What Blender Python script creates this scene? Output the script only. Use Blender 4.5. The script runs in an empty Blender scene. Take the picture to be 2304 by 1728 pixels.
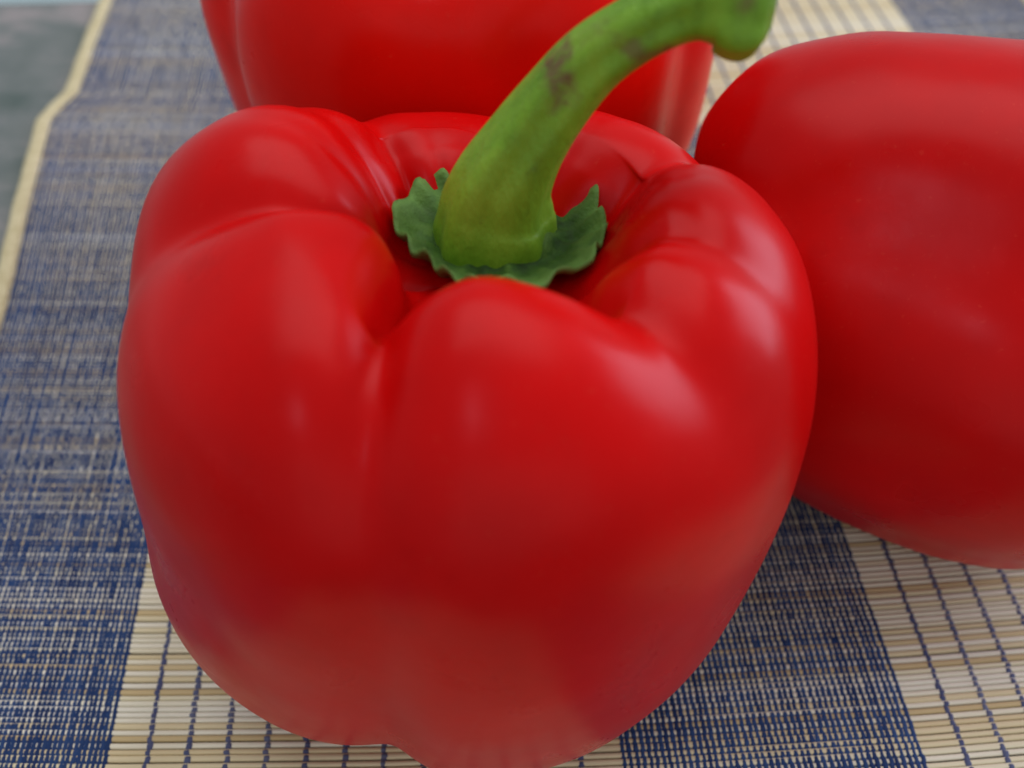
import bpy, math, random
import numpy as np
from mathutils import Vector, Matrix, noise

S = bpy.context.scene
C = S.collection
random.seed(11)
MM = 0.001

# ------------------------------------------------------------------ camera
cam_d = bpy.data.cameras.new('camera')
cam = bpy.data.objects.new('camera', cam_d)
C.objects.link(cam)
cam.location = (0, 0, 0.154)
cam.rotation_euler = (math.radians(90 - 47.7), 0, 0)
cam_d.sensor_width = 36
cam_d.lens = 35.0
cam_d.clip_start = 0.01
cam_d.clip_end = 20
cam_d.dof.use_dof = True
cam_d.dof.focus_distance = 0.137
cam_d.dof.aperture_fstop = 14.5
cam_d.dof.aperture_blades = 0
S.camera = cam

# ------------------------------------------------------------------ room light
W = bpy.data.worlds.new('World')
S.world = W
W.use_nodes = True
bg = W.node_tree.nodes['Background']
bg.inputs[0].default_value = (0.85, 0.93, 1.0, 1)
bg.inputs[1].default_value = 0.40


def window_light(name, loc, target, sx, sy, power, col=(0.76, 0.78, 1.0)):
    l = bpy.data.lights.new(name, 'AREA')
    l.shape = 'RECTANGLE'
    l.size = sx
    l.size_y = sy
    l.energy = power
    l.color = col
    o = bpy.data.objects.new(name, l)
    C.objects.link(o)
    o.location = loc
    d = Vector(target) - Vector(loc)
    o.rotation_euler = d.to_track_quat('-Z', 'Y').to_euler()
    return o


window_light('window_light', (1.15, 0.55, 0.50), (0, 0.1, 0.05), 0.7, 0.65, 9.0)
window_light('window_light', (0.20, -1.25, 0.45), (0, 0.1, 0.02), 1.6, 1.0, 1.8, (1.0, 0.95, 0.90))
window_light('skylight', (0.05, 0.55, 1.45), (0, 0.1, 0.03), 1.7, 1.1, 12.5, (0.97, 0.97, 1.0))
window_light('window_light', (-0.30, -0.75, 1.25), (0, 0.1, 0.05), 0.15, 0.16, 1.0)

S.view_settings.view_transform = 'Standard'
S.view_settings.look = 'None'
S.view_settings.exposure = 0.20
S.view_settings.gamma = 1.0
S.render.engine = 'CYCLES'
S.cycles.use_denoising = True
S.cycles.max_bounces = 8


# ------------------------------------------------------------------ helpers
def put(o, parent=None, label=None, cat=None, kind=None, group=None):
    C.objects.link(o)
    if parent is not None:
        o.parent = parent
    for k, v in (('label', label), ('category', cat), ('kind', kind), ('group', group)):
        if v:
            o[k] = v
    return o


def mesh(name, verts, faces, mat=None, smooth=True):
    me = bpy.data.meshes.new(name)
    me.from_pydata([tuple(v) for v in verts], [], faces)
    if smooth:
        me.polygons.foreach_set('use_smooth', [True] * len(me.polygons))
    if mat:
        me.materials.append(mat)
    me.update()
    return me


def empty(name, loc=(0, 0, 0), rot=(0, 0, 0), **kw):
    o = bpy.data.objects.new(name, None)
    o.empty_display_size = 0.02
    o.location = loc
    o.rotation_euler = rot
    return put(o, **kw)


class NT:
    def __init__(self, name):
        self.m = bpy.data.materials.new(name)
        self.m.use_nodes = True
        self.t = self.m.node_tree
        self.b = self.t.nodes['Principled BSDF']

    def n(self, typ, **kw):
        nd = self.t.nodes.new(typ)
        for k, v in kw.items():
            setattr(nd, k, v)
        return nd

    def l(self, a, b):
        self.t.links.new(a, b)

    def coord(self):
        return self.n('ShaderNodeTexCoord').outputs['Object']

    def noise(self, scale, detail=4, rough=0.5, stretch=None, src=None):
        c = src or self.coord()
        if stretch:
            mp = self.n('ShaderNodeMapping')
            mp.inputs['Scale'].default_value = stretch
            self.l(c, mp.inputs['Vector'])
            c = mp.outputs[0]
        nd = self.n('ShaderNodeTexNoise')
        nd.inputs['Scale'].default_value = scale
        nd.inputs['Detail'].default_value = detail
        nd.inputs['Roughness'].default_value = rough
        self.l(c, nd.inputs['Vector'])
        return nd.outputs['Fac']

    def ramp(self, fac, stops):
        r = self.n('ShaderNodeValToRGB')
        e = r.color_ramp.elements
        while len(e) < len(stops):
            e.new(0.5)
        for i, (p, c) in enumerate(stops):
            e[i].position = p
            e[i].color = (*c, 1) if len(c) == 3 else c
        self.l(fac, r.inputs[0])
        return r.outputs[0]

    def mix(self, fac, a, b, mode='MIX'):
        m = self.n('ShaderNodeMix', data_type='RGBA', blend_type=mode)
        if isinstance(fac, (int, float)):
            m.inputs[0].default_value = fac
        else:
            self.l(fac, m.inputs[0])
        for s, v in ((6, a), (7, b)):
            if isinstance(v, tuple):
                m.inputs[s].default_value = (*v, 1)
            else:
                self.l(v, m.inputs[s])
        return m.outputs[2]

    def spot(self, centre, radius, scale=(1, 1, 1), wob=0.0):
        """soft blob mask around a point in object space"""
        mp = self.n('ShaderNodeMapping', vector_type='TEXTURE')
        mp.inputs['Location'].default_value = centre
        mp.inputs['Scale'].default_value = tuple(radius * s for s in scale)
        self.l(self.coord(), mp.inputs['Vector'])
        ln = self.n('ShaderNodeVectorMath', operation='LENGTH')
        self.l(mp.outputs[0], ln.inputs[0])
        v = ln.outputs['Value']
        if wob:
            nz = self.noise(0.6 / radius, 3)
            ad = self.n('ShaderNodeMath', operation='MULTIPLY_ADD')
            ad.inputs[1].default_value = wob
            self.l(nz, ad.inputs[0])
            self.l(v, ad.inputs[2])
            v = ad.outputs[0]
        mr = self.n('ShaderNodeMapRange', interpolation_type='SMOOTHSTEP')
        mr.inputs['From Min'].default_value = 0.4 + wob * 0.5
        mr.inputs['From Max'].default_value = 1.0 + wob * 0.5
        mr.inputs['To Min'].default_value = 1
        mr.inputs['To Max'].default_value = 0
        self.l(v, mr.inputs['Value'])
        return mr.outputs[0]

    def bump(self, fac, dist, strength=1.0):
        b = self.n('ShaderNodeBump')
        b.inputs['Strength'].default_value = strength
        b.inputs['Distance'].default_value = dist
        self.l(fac, b.inputs['Height'])
        self.l(b.outputs[0], self.b.inputs['Normal'])

    def color(self, c):
        if isinstance(c, tuple):
            self.b.inputs['Base Color'].default_value = (*c, 1)
        else:
            self.l(c, self.b.inputs['Base Color'])


# ------------------------------------------------------------------ materials
def pepper_skin(name, base=(0.59, 0.0012, 0.0012), marks=()):
    k = NT(name)
    dark = tuple(c * 0.78 for c in base)
    col = k.ramp(k.noise(38, 4, 0.55), [(0.3, dark), (0.7, base)])
    # faint pale pores and a few duller patches of skin
    col = k.mix(k.ramp(k.noise(1500, 2), [(0.66, (0, 0, 0)), (0.76, (0.10,) * 3)]), col, (0.75, 0.12, 0.06))
    col = k.mix(k.ramp(k.noise(70, 5, 0.7), [(0.60, (0, 0, 0)), (0.78, (0.35,) * 3)]), col, tuple(c * 0.6 for c in base))
    for ctr, r, sc, c, a in marks:
        f = k.spot(ctr, r, sc, 0.5)
        mm = k.n('ShaderNodeMath', operation='MULTIPLY')
        mm.inputs[1].default_value = a
        k.l(f, mm.inputs[0])
        col = k.mix(mm.outputs[0], col, c)
    k.color(col)
    k.b.inputs['Roughness'].default_value = 0.30
    k.b.inputs['Specular IOR Level'].default_value = 0.12
    k.b.inputs['Subsurface Weight'].default_value = 0.12
    k.b.inputs['Subsurface Radius'].default_value = (0.004, 0.0008, 0.0006)
    k.b.inputs['Subsurface Scale'].default_value = 1.0
    rr = k.ramp(k.noise(90, 3), [(0.3, (0.26,) * 3), (0.75, (0.36,) * 3)])
    k.l(rr, k.b.inputs['Roughness'])
    k.bump(k.noise(150, 3), 0.0002, 0.35)
    return k.m


def stem_skin(name):
    k = NT(name)
    n1 = k.noise(95, 5, 0.6, stretch=(1, 1, 0.45))
    col = k.ramp(n1, [(0.3, (0.080, 0.19, 0.008)), (0.5, (0.155, 0.31, 0.014)), (0.72, (0.26, 0.42, 0.03))])
    n2 = k.noise(420, 4, 0.6)
    col = k.mix(k.ramp(n2, [(0.62, (0, 0, 0)), (0.72, (0.35,) * 3)]), col, (0.06, 0.12, 0.01))
    for ctr, r, sc, a in (((0.0098, 0.0038, 0.0964), 0.0032, (0.9, 1.3, 1.3), 0.85), ((0.0141, 0.0015, 0.1012), 0.0040, (1.4, 1.2, 1.0), 0.4),
                          ((0.019, 0.0025, 0.0978), 0.0022, (1.5, 1.3, 1.3), 0.6), ((0.0251, -0.0031, 0.1048), 0.0018, (1.2, 1.3, 1.3), 0.7),
                          ((0.0286, -0.0037, 0.1063), 0.0030, (1.2, 1.3, 1.3), 0.6)):
        f = k.spot(ctr, r, sc, 2.6)
        mm = k.n('ShaderNodeMath', operation='MULTIPLY')
        mm.inputs[1].default_value = a
        k.l(f, mm.inputs[0])
        br = k.n('ShaderNodeMath', operation='MULTIPLY')
        k.l(mm.outputs[0], br.inputs[0])
        k.l(k.ramp(k.noise(380, 4, 0.65), [(0.36, (0.15,) * 3), (0.58, (1,) * 3)]), br.inputs[1])
        col = k.mix(br.outputs[0], col, (0.13, 0.052, 0.03))
    k.color(col)
    k.b.inputs['Roughness'].default_value = 0.5
    k.b.inputs['Specular IOR Level'].default_value = 0.3
    k.bump(k.noise(260, 4, 0.65, stretch=(1, 1, 0.4)), 0.0008, 0.8)
    return k.m


def leaf_skin(name):
    k = NT(name)
    n1 = k.noise(260, 5, 0.6)
    col = k.ramp(n1, [(0.34, (0.010, 0.028, 0.004)), (0.52, (0.026, 0.075, 0.006)), (0.72, (0.085, 0.17, 0.018))])
    # the sepals' thin rim is paler than their inside
    rim = k.spot((0, 0, 0.001), 0.0168, (1, 1, 2), 0.25)
    col = k.mix(rim, (0.15, 0.27, 0.06), col)
    k.color(col)
    k.b.inputs['Roughness'].default_value = 0.65
    k.b.inputs['Specular IOR Level'].default_value = 0.18
    k.bump(k.noise(500, 4, 0.6), 0.0006, 0.8)
    return k.m


def bamboo(name):
    k = NT(name)
    oi = k.n('ShaderNodeObjectInfo').outputs['Random']
    base = k.ramp(oi, [(0.0, (0.58, 0.44, 0.22)), (0.22, (0.70, 0.57, 0.33)), (0.5, (0.79, 0.71, 0.47)),
                       (0.75, (0.82, 0.76, 0.56)), (1.0, (0.86, 0.82, 0.68))])
    g = k.noise(60, 5, 0.6, stretch=(0.12, 6, 6))
    col = k.mix(k.ramp(g, [(0.42, (0, 0, 0)), (0.7, (0.45,) * 3)]), base, (0.34, 0.25, 0.14))
    k.color(col)
    k.b.inputs['Roughness'].default_value = 0.6
    k.b.inputs['Specular IOR Level'].default_value = 0.12
    k.bump(g, 0.0002, 0.4)
    return k.m


def thread_mat(name, c0, c1):
    k = NT(name)
    oi = k.n('ShaderNodeObjectInfo').outputs['Random']
    n1 = k.noise(130, 4, 0.6)
    ad = k.n('ShaderNodeMath', operation='MULTIPLY_ADD')
    ad.inputs[1].default_value = 0.35
    k.l(oi, ad.inputs[0])
    k.l(n1, ad.inputs[2])
    k.color(k.ramp(ad.outputs[0], [(0.45, c0), (0.9, c1)]))
    k.b.inputs['Roughness'].default_value = 0.75
    k.b.inputs['Specular IOR Level'].default_value = 0.15
    return k.m


SKIN_A = pepper_skin('red pepper skin', marks=(
    ((-0.0158, -0.0036, 0.0802), 0.0015, (1.6, 0.8, 0.8), (0.75, 0.35, 0.30), 0.5),
    ((0.0068, -0.0188, 0.0839), 0.0013, (1.8, 0.8, 0.8), (0.8, 0.40, 0.25), 0.45),
    ((0.0047, -0.0209, 0.0586), 0.0014, (1.3, 4.0, 0.4), (0.12, 0.01, 0.01), 0.75),
    ((-0.0347, -0.023, 0.0263), 0.0020, (1.8, 4.0, 0.35), (0.85, 0.30, 0.20), 0.35),
))
SKIN_B = pepper_skin('red pepper skin orange', base=(0.85, 0.005, 0.001))
SKIN_C = pepper_skin('red pepper skin deep', base=(0.56, 0.0012, 0.0012))
STEM = stem_skin('green stem skin')
LEAF = leaf_skin('green calyx skin')
BAMBOO = bamboo('split bamboo')
NAVY = thread_mat('navy cotton', (0.012, 0.029, 0.095), (0.027, 0.062, 0.165))
SLATE = thread_mat('slate cotton', (0.06, 0.07, 0.145), (0.13, 0.14, 0.21))
k = NT('cream binding cotton')
k.color(k.ramp(k.noise(500, 4), [(0.3, (0.46, 0.38, 0.20)), (0.7, (0.62, 0.54, 0.33))]))
k.b.inputs['Roughness'].default_value = 0.85
BIND = k.m


# ------------------------------------------------------------------ setting
def marble():
    k = NT('grey green mottled tabletop')
    a = k.noise(38, 6, 0.62, stretch=(0.6, 1, 1))
    b = k.noise(75, 6, 0.65)
    col = k.ramp(a, [(0.34, (0.085, 0.11, 0.098)), (0.5, (0.15, 0.165, 0.155)), (0.62, (0.29, 0.255, 0.245))])
    col = k.mix(k.ramp(b, [(0.4, (0, 0, 0)), (0.7, (0.5,) * 3)]), col, (0.17, 0.18, 0.165))
    k.color(col)
    k.b.inputs['Roughness'].default_value = 0.8
    k.b.inputs['Specular IOR Level'].default_value = 0.2
    return k.m


def box_mesh(name, pts, z0, z1, mat):
    n = len(pts)
    v = [(x, y, z1) for x, y in pts] + [(x, y, z0) for x, y in pts]
    f = [tuple(range(n)), tuple(range(2 * n - 1, n - 1, -1))]
    for i in range(n):
        j = (i + 1) % n
        f.append((i, i + n, j + n, j))
    return mesh(name, v, f, mat, smooth=False)


# far edge of the tabletop runs just past the mat's far left corner
put(bpy.data.objects.new('tabletop', box_mesh('tabletop', [(-0.60, -0.35), (0.60, -0.35), (0.60, 0.345), (-0.1645, 0.3055), (-0.60, 0.281)],
                                              -0.030, -0.0003, marble())), kind='structure')
k = NT('pale floor')
k.color(k.ramp(k.noise(3, 4), [(0.3, (0.55, 0.70, 0.72)), (0.7, (0.62, 0.77, 0.78))]))
k.b.inputs['Roughness'].default_value = 0.5
put(bpy.data.objects.new('floor', box_mesh('floor', [(-3, -2), (3, -2), (3, 4), (-3, 4)], -0.80, -0.76, k.m)), kind='structure')

# ------------------------------------------------------------------ placemat
ROT = 0.076
mat_o = empty('bamboo_placemat', (0, 0, 0), (0, 0, ROT),
              label='woven bamboo stick placemat with navy blue and natural bands under the three peppers',
              cat='placemat')
BA, BB = 0.28, -0.044          # bow of the sticks, metres


def off(x):
    return BA * x * x + BB * x


LEFT = [(-0.03, -0.098), (0.10, -0.0975), (0.165, -0.1022), (0.200, -0.1062), (0.238, -0.1096), (0.2455, -0.1078),
        (0.252, -0.1052), (0.28, -0.1060), (0.33, -0.1062)]


def left_edge(y):
    for (a, xa), (b, xb) in zip(LEFT, LEFT[1:]):
        if y <= b:
            t = max(0, (y - a) / (b - a))
            return xa + (xb - xa) * t
    return LEFT[-1][1]


Y0, Y1 = -0.020, 0.327
rows = []                      # (y, half width)
y = Y0
while y < Y1:
    w = random.uniform(0.00078, 0.00106)
    rows.append((y + w / 2, w / 2))
    y += w + random.choice([0.00007, 0.00008, 0.00009, 0.00011, 0.00015, 0.00024])
RIGHT = 0.187


def stick_data(r, x0, x1, seg=14, rings=8):
    v, f = [], []
    for i in range(seg + 1):
        x = x0 + (x1 - x0) * i / seg
        for j in range(rings):
            a = 2 * math.pi * (j + 0.5) / rings
            ca, sa = math.cos(a), math.sin(a)
            v.append((x, off(x) + r * math.copysign(abs(ca) ** 0.6, ca), 0.00044 * math.copysign(abs(sa) ** 0.75, sa)))
    for i in range(seg):
        for j in range(rings):
            k2 = (j + 1) % rings
            f.append((i * rings + j, i * rings + k2, (i + 1) * rings + k2, (i + 1) * rings + j))
    f.append(tuple(range(rings)))
    f.append(tuple((seg * rings) + j for j in range(rings - 1, -1, -1)))
    return v, f


def stick_mesh(r, seg):
    return mesh('stick', *stick_data(r, -0.107, RIGHT, seg=seg), BAMBOO)


# 2 triangles per face: 4 segments keep one stick at about 56 triangles
WIDTHS = [0.00039, 0.00043, 0.00047, 0.00051, 0.00054]
SM = [stick_mesh(w, 7) for w in WIDTHS]
vis = [r for r in rows if r[0] > 0.026]
vis = vis[:292]
near_left = [r for r in rows if r[0] <= 0.026] + [r for r in rows if r[0] > 0.026][292:]
for (yy, hw) in vis:
    i = min(range(5), key=lambda q: abs(WIDTHS[q] - hw))
    dx = left_edge(yy) + 0.107
    o = bpy.data.objects.new('stick', SM[i])
    dz = random.uniform(-0.00005, 0.00005)
    o.location = (dx, yy + BA * dx * dx + BB * dx, 0.00045 + dz)     # keeps the shifted stick on the same bow
    o.rotation_euler = (0, 0, 2 * BA * dx + random.gauss(0, 0.0003))
    put(o, mat_o)
v, f = [], []
for (yy, hw) in near_left:
    sv, sf = stick_data(hw, -0.0995, RIGHT, seg=8, rings=5)
    b = len(v)
    v += [(a, c + yy, d + 0.00045) for a, c, d in sv]
    f += [tuple(b + q for q in ff) for ff in sf]
put(bpy.data.objects.new('stick_rows', mesh('stick_rows', v, f, BAMBOO)), mat_o, kind='stuff')

# warp threads: one ribbon per thread, riding over every stick and dipping into the gaps
B1, B2, B3, B4 = -0.0578, 0.0214, 0.0686, 0.1442


def thread(x, width, mat, zig, seed, follow=0.0, zgap=0.00074, wgap=1.42):
    rnd = random.Random(seed)
    v, f = [], []
    ph = rnd.uniform(0, 6)
    n = 0
    xs = 0
    side = 1
    for q, (yy, hw) in enumerate(rows):
        if q % 1 == 0:
            side = -side
        drift = 0.00007 * math.sin(yy * 90 + ph) + rnd.gauss(0, 0.00005)
        ww = width * rnd.uniform(0.8, 1.15)
        lx = x + drift + side * zig + follow * (left_edge(yy) + 0.1062)
        gap = (rows[q + 1][0] - rows[q + 1][1] - yy - hw) if q + 1 < len(rows) else 0.0001
        # crest over the stick
        for (py, pz, wk) in ((yy - hw * 0.45, 0.00098, 1.0), (yy + hw * 0.45, 0.00098, 1.0),
                             (yy + hw + gap / 2, zgap, wgap)):
            cx = lx if wk == 1.0 else lx - side * zig
            oy = off(cx)
            w2 = ww * wk / 2
            v += [(cx - w2, py + oy, pz - 0.00012), (cx - w2 * 0.4, py + oy, pz + 0.00003),
                  (cx + w2 * 0.4, py + oy, pz + 0.00003), (cx + w2, py + oy, pz - 0.00012)]
            n += 1
    for i in range(n - 1):
        a, b = i * 4, i * 4 + 4
        for j in range(3):
            f.append((a + j, a + j + 1, b + j + 1, b + j))
    return mesh('thread', v, f, mat)


def band(x0, x1, pitch, width, mat, zig, follow_at=None):
    n = max(1, round((x1 - x0) / pitch))
    for i in range(n):
        x = x0 + (x1 - x0) * (i + 0.5) / n
        fl = 0.0
        if follow_at is not None:
            fl = max(0.0, min(1.0, (x1 - x) / (x1 - x0)))
        o = bpy.data.objects.new('warp_thread', thread(x, width, mat, zig, int((x + 1) * 1e6), fl))
        put(o, mat_o)


band(-0.1045, B1, 0.00102, 0.00072, NAVY, 0.00003, follow_at=True)
band(B2, B3, 0.00102, 0.00072, NAVY, 0.00003)
band(B4, RIGHT - 0.001, 0.00102, 0.00072, NAVY, 0.00003)


def wide(x0, x1, n):
    for i in range(n):
        x = x0 + (x1 - x0) * (i + 1) / (n + 1)
        o = bpy.data.objects.new('warp_thread', thread(x, 0.00092, SLATE, 0.00010, int((x + 1) * 1e6), zgap=0.00062, wgap=1.1))
        put(o, mat_o)


wide(B1, B2, 12)
wide(B3, B4, 11)


def binding(sgn, edge):
    v, f = [], []
    n = 140
    for i in range(n + 1):
        yy = Y0 + (Y1 - Y0) * i / n
        e = edge(yy)
        th = 0.0007 + 0.00012 * math.sin(i * 1.7)
        sec = [(-0.0018, 0.0001), (-0.0019, 0.0011), (-0.0012, 0.0013 + th * .2), (0.0012, 0.0013 + th * .2),
               (0.0019, 0.0010), (0.0018, 0.0001)]
        for (a, c) in sec:
            xx = e + sgn * (a - 0.0004) + 0.0001 * math.sin(i * 0.9)
            v.append((xx, yy + off(xx), c))
    m = 6
    for i in range(n):
        for j in range(m):
            k2 = (j + 1) % m
            f.append((i * m + j, i * m + k2, (i + 1) * m + k2, (i + 1) * m + j))
    return mesh('edge_binding', v, f, BIND)


put(bpy.data.objects.new('edge_binding', binding(1, left_edge)), mat_o)
put(bpy.data.objects.new('edge_binding', binding(-1, lambda y: RIGHT + 0.0005)), mat_o)


# ------------------------------------------------------------------ peppers
def catmull(P, n):
    P = [tuple(2 * a - b for a, b in zip(P[0], P[1]))] + list(P) + [tuple(2 * a - b for a, b in zip(P[-1], P[-2]))]
    out = []
    m = len(P) - 3
    for q in range(n):
        t = q / (n - 1) * m
        i = min(int(t), m - 1)
        u = t - i
        p0, p1, p2, p3 = P[i:i + 4]
        out.append(tuple(0.5 * (2 * b + (c - a) * u + (2 * a - 5 * b + 4 * c - d) * u * u + (-a + 3 * b - 3 * c + d) * u ** 3)
                         for a, b, c, d in zip(p0, p1, p2, p3)))
    return out


def wrap(a):
    return (a + math.pi) % (2 * math.pi) - math.pi


def pepper_body(name, prof, creases, bumps, mat, nth=256, ns=150, ell=(1, 1), wob=0.0010, seed=0):
    """prof: (r, z, k) mm from the stem pit over the shoulder to the blossom end, k weights the crease depth"""
    pts = catmull(prof, ns)
    L = len(prof) - 1
    v = []
    nz_off = Vector((seed * 3.1, seed * 1.7, 0))
    for q in range(ns):
        r, z, kk = pts[q]
        r = max(r, 0.0)
        a = pts[max(0, q - 1)]
        b = pts[min(ns - 1, q + 1)]
        tx, tz = b[0] - a[0], b[1] - a[1]
        ln = math.hypot(tx, tz) or 1
        nr, nz = -tz / ln * -1, tx / ln * -1
        # outward normal: the profile runs outward over the top, so left of travel is out
        nr, nz = (-tz / ln, tx / ln)
        s = q / (ns - 1) * L
        near_axis = min(1.0, r / 7.0)
        for i in range(nth):
            th = 2 * math.pi * i / nth
            d = 0.0
            e_soft = 0.02 + 0.12 * min(1.0, max(0.0, (s / L - 0.2) / 0.3))
            for cr in creases:
                t0, t1, w, dt, ds, db = cr
                f = s / L
                if isinstance(t0, tuple):
                    g = min(max(f, 0.1), 0.9)
                    (y0, y1, y2), (x0, x1, x2) = t0, (0.15, 0.5, 0.85)
                    thc = math.radians(y0 * (g - x1) * (g - x2) / ((x0 - x1) * (x0 - x2)) + y1 * (g - x0) * (g - x2) / ((x1 - x0) * (x1 - x2))
                                       + y2 * (g - x0) * (g - x1) / ((x2 - x0) * (x2 - x1)))
                else:
                    thc = math.radians(t0 + (t1 - t0) * f)
                # depth along the profile
                if f < 0.24:
                    dep = dt
                elif f < 0.5:
                    u = (f - 0.24) / 0.26
                    u = u * u * (3 - 2 * u)
                    dep = dt + (ds - dt) * u
                elif f < 0.72:
                    dep = ds
                else:
                    u = min(1, (f - 0.72) / 0.18)
                    u = u * u * (3 - 2 * u)
                    dep = ds + (db - ds) * u
                x = abs(wrap(th - thc)) / math.radians(w)
                d -= dep * math.exp(-1.7 * (math.sqrt(x * x + e_soft) - math.sqrt(e_soft)))
            for (tb, sb, wt, ws, am) in bumps:
                x = wrap(th - math.radians(tb)) / math.radians(wt)
                yv = (s - sb) / ws
                d += am * math.exp(-(x * x + yv * yv))
            d *= kk * near_axis
            d += 0.28 * near_axis * noise.noise(Vector((r * math.cos(th) / 12, r * math.sin(th) / 12, z / 12)) + nz_off)
            d += wob * 1000 * near_axis * (noise.noise(Vector((math.cos(th) * 1.3, math.sin(th) * 1.3, s * 0.30)) + nz_off))
            rr = max(0.0, r + nr * d)
            zz = z + nz * d
            v.append((rr * math.cos(th) * ell[0] * MM, rr * math.sin(th) * ell[1] * MM, zz * MM))
    f = []
    for q in range(ns - 1):
        for i in range(nth):
            j = (i + 1) % nth
            f.append((q * nth + i, (q + 1) * nth + i, (q + 1) * nth + j, q * nth + j))
    return mesh(name, v, f, mat)


def tube(name, pts, radii, mat, nseg=32, ridges=0.0, nridge=5, cap=True, n=64, flute_seed=0):
    P = catmull([(*p, r) for p, r in zip(pts, radii)], n)
    v = []
    up = Vector((0.0, 1.0, 0.15)).normalized()
    for i in range(n):
        p = Vector(P[i][:3])
        t = (Vector(P[min(n - 1, i + 1)][:3]) - Vector(P[max(0, i - 1)][:3])).normalized()
        a = (up - t * up.dot(t)).normalized()
        b = t.cross(a)
        r = P[i][3]
        u = i / (n - 1)
        for j in range(nseg):
            th = 2 * math.pi * j / nseg
            k2 = 1 + ridges * (math.cos(nridge * th + 2.2 * u + 0.4) + 0.4 * math.cos((nridge + 3) * th - 1.5 * u))
            k2 += 0.03 * noise.noise(Vector((math.cos(th) * 2, math.sin(th) * 2, u * 9 + flute_seed)))
            v.append(p + (a * math.cos(th) + b * math.sin(th)) * r * k2)
    f = []
    for i in range(n - 1):
        for j in range(nseg):
            k2 = (j + 1) % nseg
            f.append((i * nseg + j, i * nseg + k2, (i + 1) * nseg + k2, (i + 1) * nseg + j))
    f.append(tuple(range(nseg - 1, -1, -1)))
    f.append(tuple((n - 1) * nseg + j for j in range(nseg)))
    return mesh(name, v, f, mat)


def calyx_mesh(name, mat, tips, r0=4.5, r1=11.8, seed=1):
    """cup of pointed sepals: solid sheet with a jagged rim and crinkled surface; tips: (azimuth deg, extra length, rise)"""
    nth, nr = 180, 14
    rnd = random.Random(seed)
    v = []
    for side in (1, -1):
        for q in range(nr):
            u = q / (nr - 1)
            for i in range(nth):
                th = 2 * math.pi * i / nth
                ext, rise = 0.0, 0.0
                for (a, e, rs, w) in tips:
                    x = abs(wrap(th - math.radians(a))) / math.radians(w)
                    kx = max(0.0, 1 - x)
                    ext += e * kx
                    rise += rs * kx
                R = r0 + (r1 + ext - r0) * u
                z = 1.1 * math.exp(-((u - 0.12) / 0.16) ** 2) * 2 - 0.8 * math.sin(u * 3.1) + (2.4 + rise) * u ** 2.2
                z += 0.65 * u * u * math.sin(th * 17 + 2 * math.sin(3 * th)) + 1.1 * u * noise.noise(Vector((math.cos(th) * 3, math.sin(th) * 3, u * 2.2)))
                z += 0.5 * noise.noise(Vector((R * math.cos(th) * .6, R * math.sin(th) * .6, 4)))
                R *= 1 + 0.016 * u * math.sin(th * 19 + 2 * math.cos(2 * th))
                z -= 0 if side > 0 else 1.3 - 0.45 * u
                v.append((R * math.cos(th) * MM, R * math.sin(th) * MM, z * MM))
    f = []
    o2 = nr * nth
    for q in range(nr - 1):
        for i in range(nth):
            j = (i + 1) % nth
            f.append((q * nth + i, (q + 1) * nth + i, (q + 1) * nth + j, q * nth + j))
            f.append((o2 + q * nth + i, o2 + q * nth + j, o2 + (q + 1) * nth + j, o2 + (q + 1) * nth + i))
    q = nr - 1
    for i in range(nth):
        j = (i + 1) % nth
        f.append((q * nth + i, o2 + q * nth + i, o2 + q * nth + j, q * nth + j))
    return mesh(name, v, f, mat)


# --- front pepper
FX, FY = -0.0048, 0.0860
front = empty('bell_pepper', (FX, FY, 0.0018), (math.radians(-5), 0, 0),
              label='red bell pepper standing upright in front with a tall bent green stem', cat='bell pepper',
              group='red bell peppers')
PROF_F = [(0, 70.3, .0), (6.5, 70.3, .3), (10.4, 71.6, .6), (13, 75.6, .8), (17, 81.1, 1), (23, 84.5, 1), (31, 82.5, 1), (38.5, 75.5, 1),
          (42.5, 65.5, 1), (43.5, 54, 1), (43, 42, 1), (41.5, 30, 1), (38.5, 18.5, 1), (33, 8, 1), (23, 1, .7), (12, 2, .25),
          (5, 5, .0), (0, 6, 0)]
CR_F = [((236, 257, 240), 0, 12, 7.0, 2.9, 8.0),
        (309, 318, 17, 7.0, 0.6, 3.0),
        (338, 345, 13, 3.0, 0.3, 0.0),
        (28, 25, 18, 5.2, 2.2, 3.5),
        (78, 80, 21, 8.5, 2.2, 0.0),
        (122, 120, 13, 4.5, 1.5, 3.0),
        (140, 140, 10, 1.3, 0.0, 0.0),
        ((192, 184, 180), 0, 12, 4.2, 1.0, 2.0),
        (54, 52, 9, 0.7, 0, 0), (106, 104, 9, 0.7, 0, 0), (8, 6, 9, 0.6, 0, 0), (157, 158, 10, 0.7, 0, 0)]
BU_F = [(275, 4.5, 18, 1.5, 1.8), (200, 9.5, 32, 2.5, 0.5), (192, 12.0, 32, 2.1, 8.0), (222, 13.5, 18, 1.5, 1.0), (157, 6.5, 25, 2.4, 4.5),
        (100, 5.5, 25, 2.0, -3.0), (10, 6.5, 28, 2.0, 1.0), (40, 5, 22, 1.5, -2.0), (214, 5.2, 22, 1.6, -1.0),
        (8, 2.9, 45, 1.1, -2.6), (213, 3.6, 28, 1.6, 4.4), (231, 4.2, 14, 1.8, -0.4), (193, 3.4, 18, 1.3, 1.8), (160, 3.2, 22, 1.1, 1.5),
        (300, 9.0, 9, 1.3, -0.6), (330, 10.5, 14, 1.6, -0.8), (262, 10.2, 10, 1.5, 0.5), (225, 8.2, 10, 1.2, -0.5)]
put(bpy.data.objects.new('body', pepper_body('body', PROF_F, CR_F, BU_F, SKIN_A, seed=1)), front)

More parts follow.
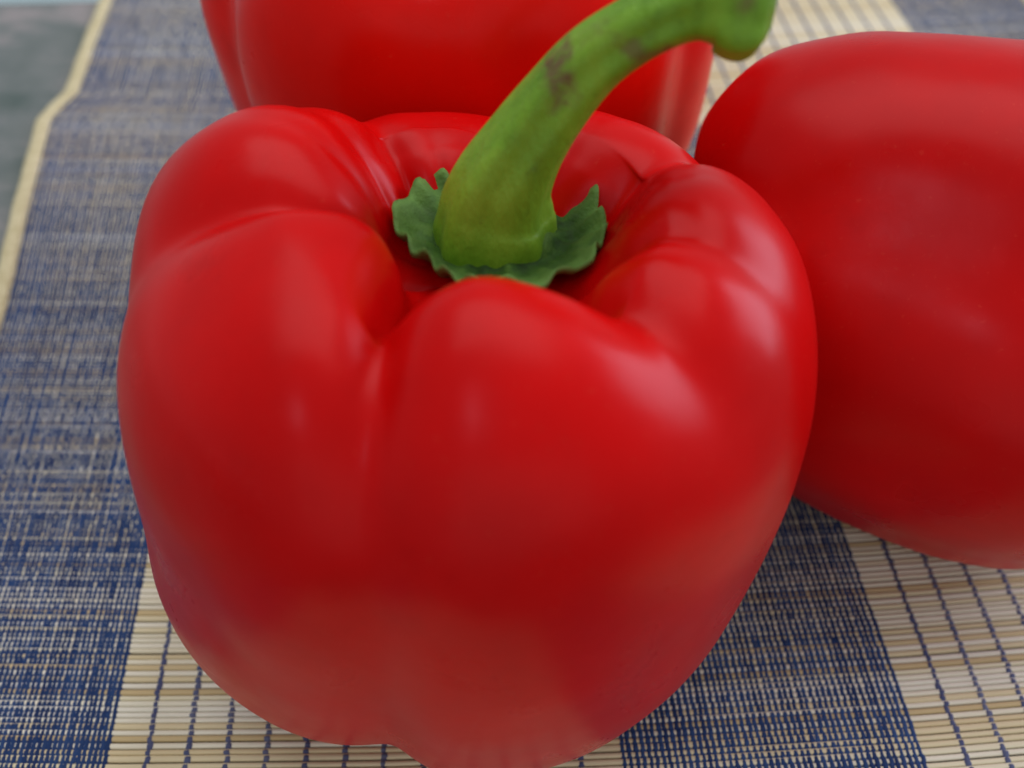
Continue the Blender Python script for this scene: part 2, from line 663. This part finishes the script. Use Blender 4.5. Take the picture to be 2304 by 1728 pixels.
STEM_P = [(-2.3, 98.6, 72.6), (-2.2, 98.7, 75.0), (-2.0, 99.0, 78.0), (-1.1, 99.0, 81.5), (1.2, 99.4, 86), (4.5, 100.0, 91),
          (8.6, 100.4, 96.3), (13.7, 100.1, 100.6), (18.3, 99.6, 103.2), (21.2, 98.9, 104.1), (22.9, 98.5, 104.0),
          (24.5, 98.1, 103.8), (25.9, 97.9, 103.6), (26.8, 97.8, 103.5)]
STEM_R = [7.9, 7.5, 6.8, 5.9, 4.95, 4.35, 3.85, 3.5, 3.5, 4.3, 5.2, 5.3, 4.4, 2.2]


def world_to(o, pts):
    M = Matrix.LocRotScale(o.location, o.rotation_euler, o.scale).inverted()
    return [M @ Vector((p[0] * MM, p[1] * MM, p[2] * MM)) for p in pts]


put(bpy.data.objects.new('stem', tube('stem', world_to(front, STEM_P), [r * MM for r in STEM_R], STEM, nseg=72, n=90, ridges=0.055)), front)
cx = bpy.data.objects.new('calyx', calyx_mesh('calyx', LEAF, [
    (178, 2.0, 0.8, 26), (142, 1.8, 1.2, 24), (212, 0.8, 0.2, 20), (250, 1.6, 0.2, 24), (290, 1.8, 0.2, 25),
    (322, 2.0, 0.0, 20), (350, 1.6, 0.4, 22), (24, 1.2, 1.0, 26), (60, 1.0, 1.0, 16), (100, 1.5, 1.0, 18)]))
cx.location = world_to(front, [(-1.3, 98.3, 74.0)])[0]
put(cx, front)

# --- back pepper
back = empty('bell_pepper', (-0.0090, 0.181, 0.0008), (0, 0, 0),
             label='red bell pepper standing behind the front one, cut off by the top edge', cat='bell pepper',
             group='red bell peppers')
PROF_B = [(0, 70, .0), (7, 70, .3), (12, 73, .6), (16, 82, .9), (23, 91, 1), (31, 95, 1), (40, 91, 1), (46, 82, 1),
          (48.5, 68, 1), (48, 54, 1), (46.5, 41, 1), (43.5, 28, 1), (37, 16, 1), (29, 6, 1), (20, 1, 1), (12, 2, .8),
          (5, 6, .4), (0, 8, 0)]
CR_B = [(207, 212, 14, 6.0, 4.4, 3.5), (268, 262, 22, 4.0, 1.0, 1.5), (332, 326, 14, 6.0, 3.5, 3.5),
        (45, 45, 20, 6, 2, 3), (120, 120, 20, 6, 2, 3), (165, 165, 18, 4, 1, 2)]
put(bpy.data.objects.new('body', pepper_body('body', PROF_B, CR_B, [(240, 7, 18, 2, 1.0), (296, 6, 18, 3, 1.2)], SKIN_B, seed=2, nth=192, ns=110)), back)


def plain_stem(par, h, bend):
    P = [(0, 0, h - 4), (0, 0, h), (0.5, 0.3, h + 8), (2 * bend, 1, h + 18), (6 * bend, 2, h + 27), (10 * bend, 2.5, h + 31)]
    R = [8, 6.5, 5, 4.3, 4.2, 5.0]
    put(bpy.data.objects.new('stem', tube('stem', [Vector(p) * MM for p in P], [r * MM for r in R], STEM, ridges=0.035, n=36)), par)
    c = bpy.data.objects.new('calyx', calyx_mesh('calyx', LEAF, [(a, 2.2, 1.5, 15) for a in range(10, 360, 52)], seed=4))
    c.location = (0, 0, (h - 1) * MM)
    put(c, par)


plain_stem(back, 74, 1.0)

# --- right pepper, lying on its side with the stem end to the right
right = empty('bell_pepper', (0.0280, 0.1365, 0.0475), (0, math.radians(97.5), math.radians(-18)),
              label='red bell pepper lying on its side at the right edge of the photo', cat='bell pepper',
              group='red bell peppers')
PROF_R = [(0, 62, .0), (7, 62, .3), (12, 65, .6), (16, 74, .9), (22, 81, 1), (30, 83.5, 1), (37, 80, 1), (42.5, 72, 1),
          (45, 61, 1), (45, 50, 1), (43.5, 39, 1), (41, 27, 1), (37.5, 16, 1), (30.5, 5, 1), (20, -1, 1), (12, 0, .8),
          (5, 4, .4), (0, 6, 0)]
# local x points down once the pepper lies, local y keeps pointing away from the viewer
CR_R = [(228, 222, 28, 6, 4.2, 4.0), (290, 305, 28, 5, 2.0, 2.5), (150, 150, 20, 6, 2, 3), (20, 20, 20, 5, 1.5, 3), (80, 80, 20, 5, 2, 3)]
put(bpy.data.objects.new('body', pepper_body('body', PROF_R, CR_R, [(205, 7.5, 26, 2.0, -1.6), (250, 8.5, 25, 1.6, 1.6), (262, 11, 22, 1.5, -1.4), (190, 11, 22, 1.4, 1.2), (235, 6, 20, 1.3, -1.0)], SKIN_C, seed=3, nth=192, ns=110, ell=(0.96, 0.96))), right)
plain_stem(right, 66, 0.6)
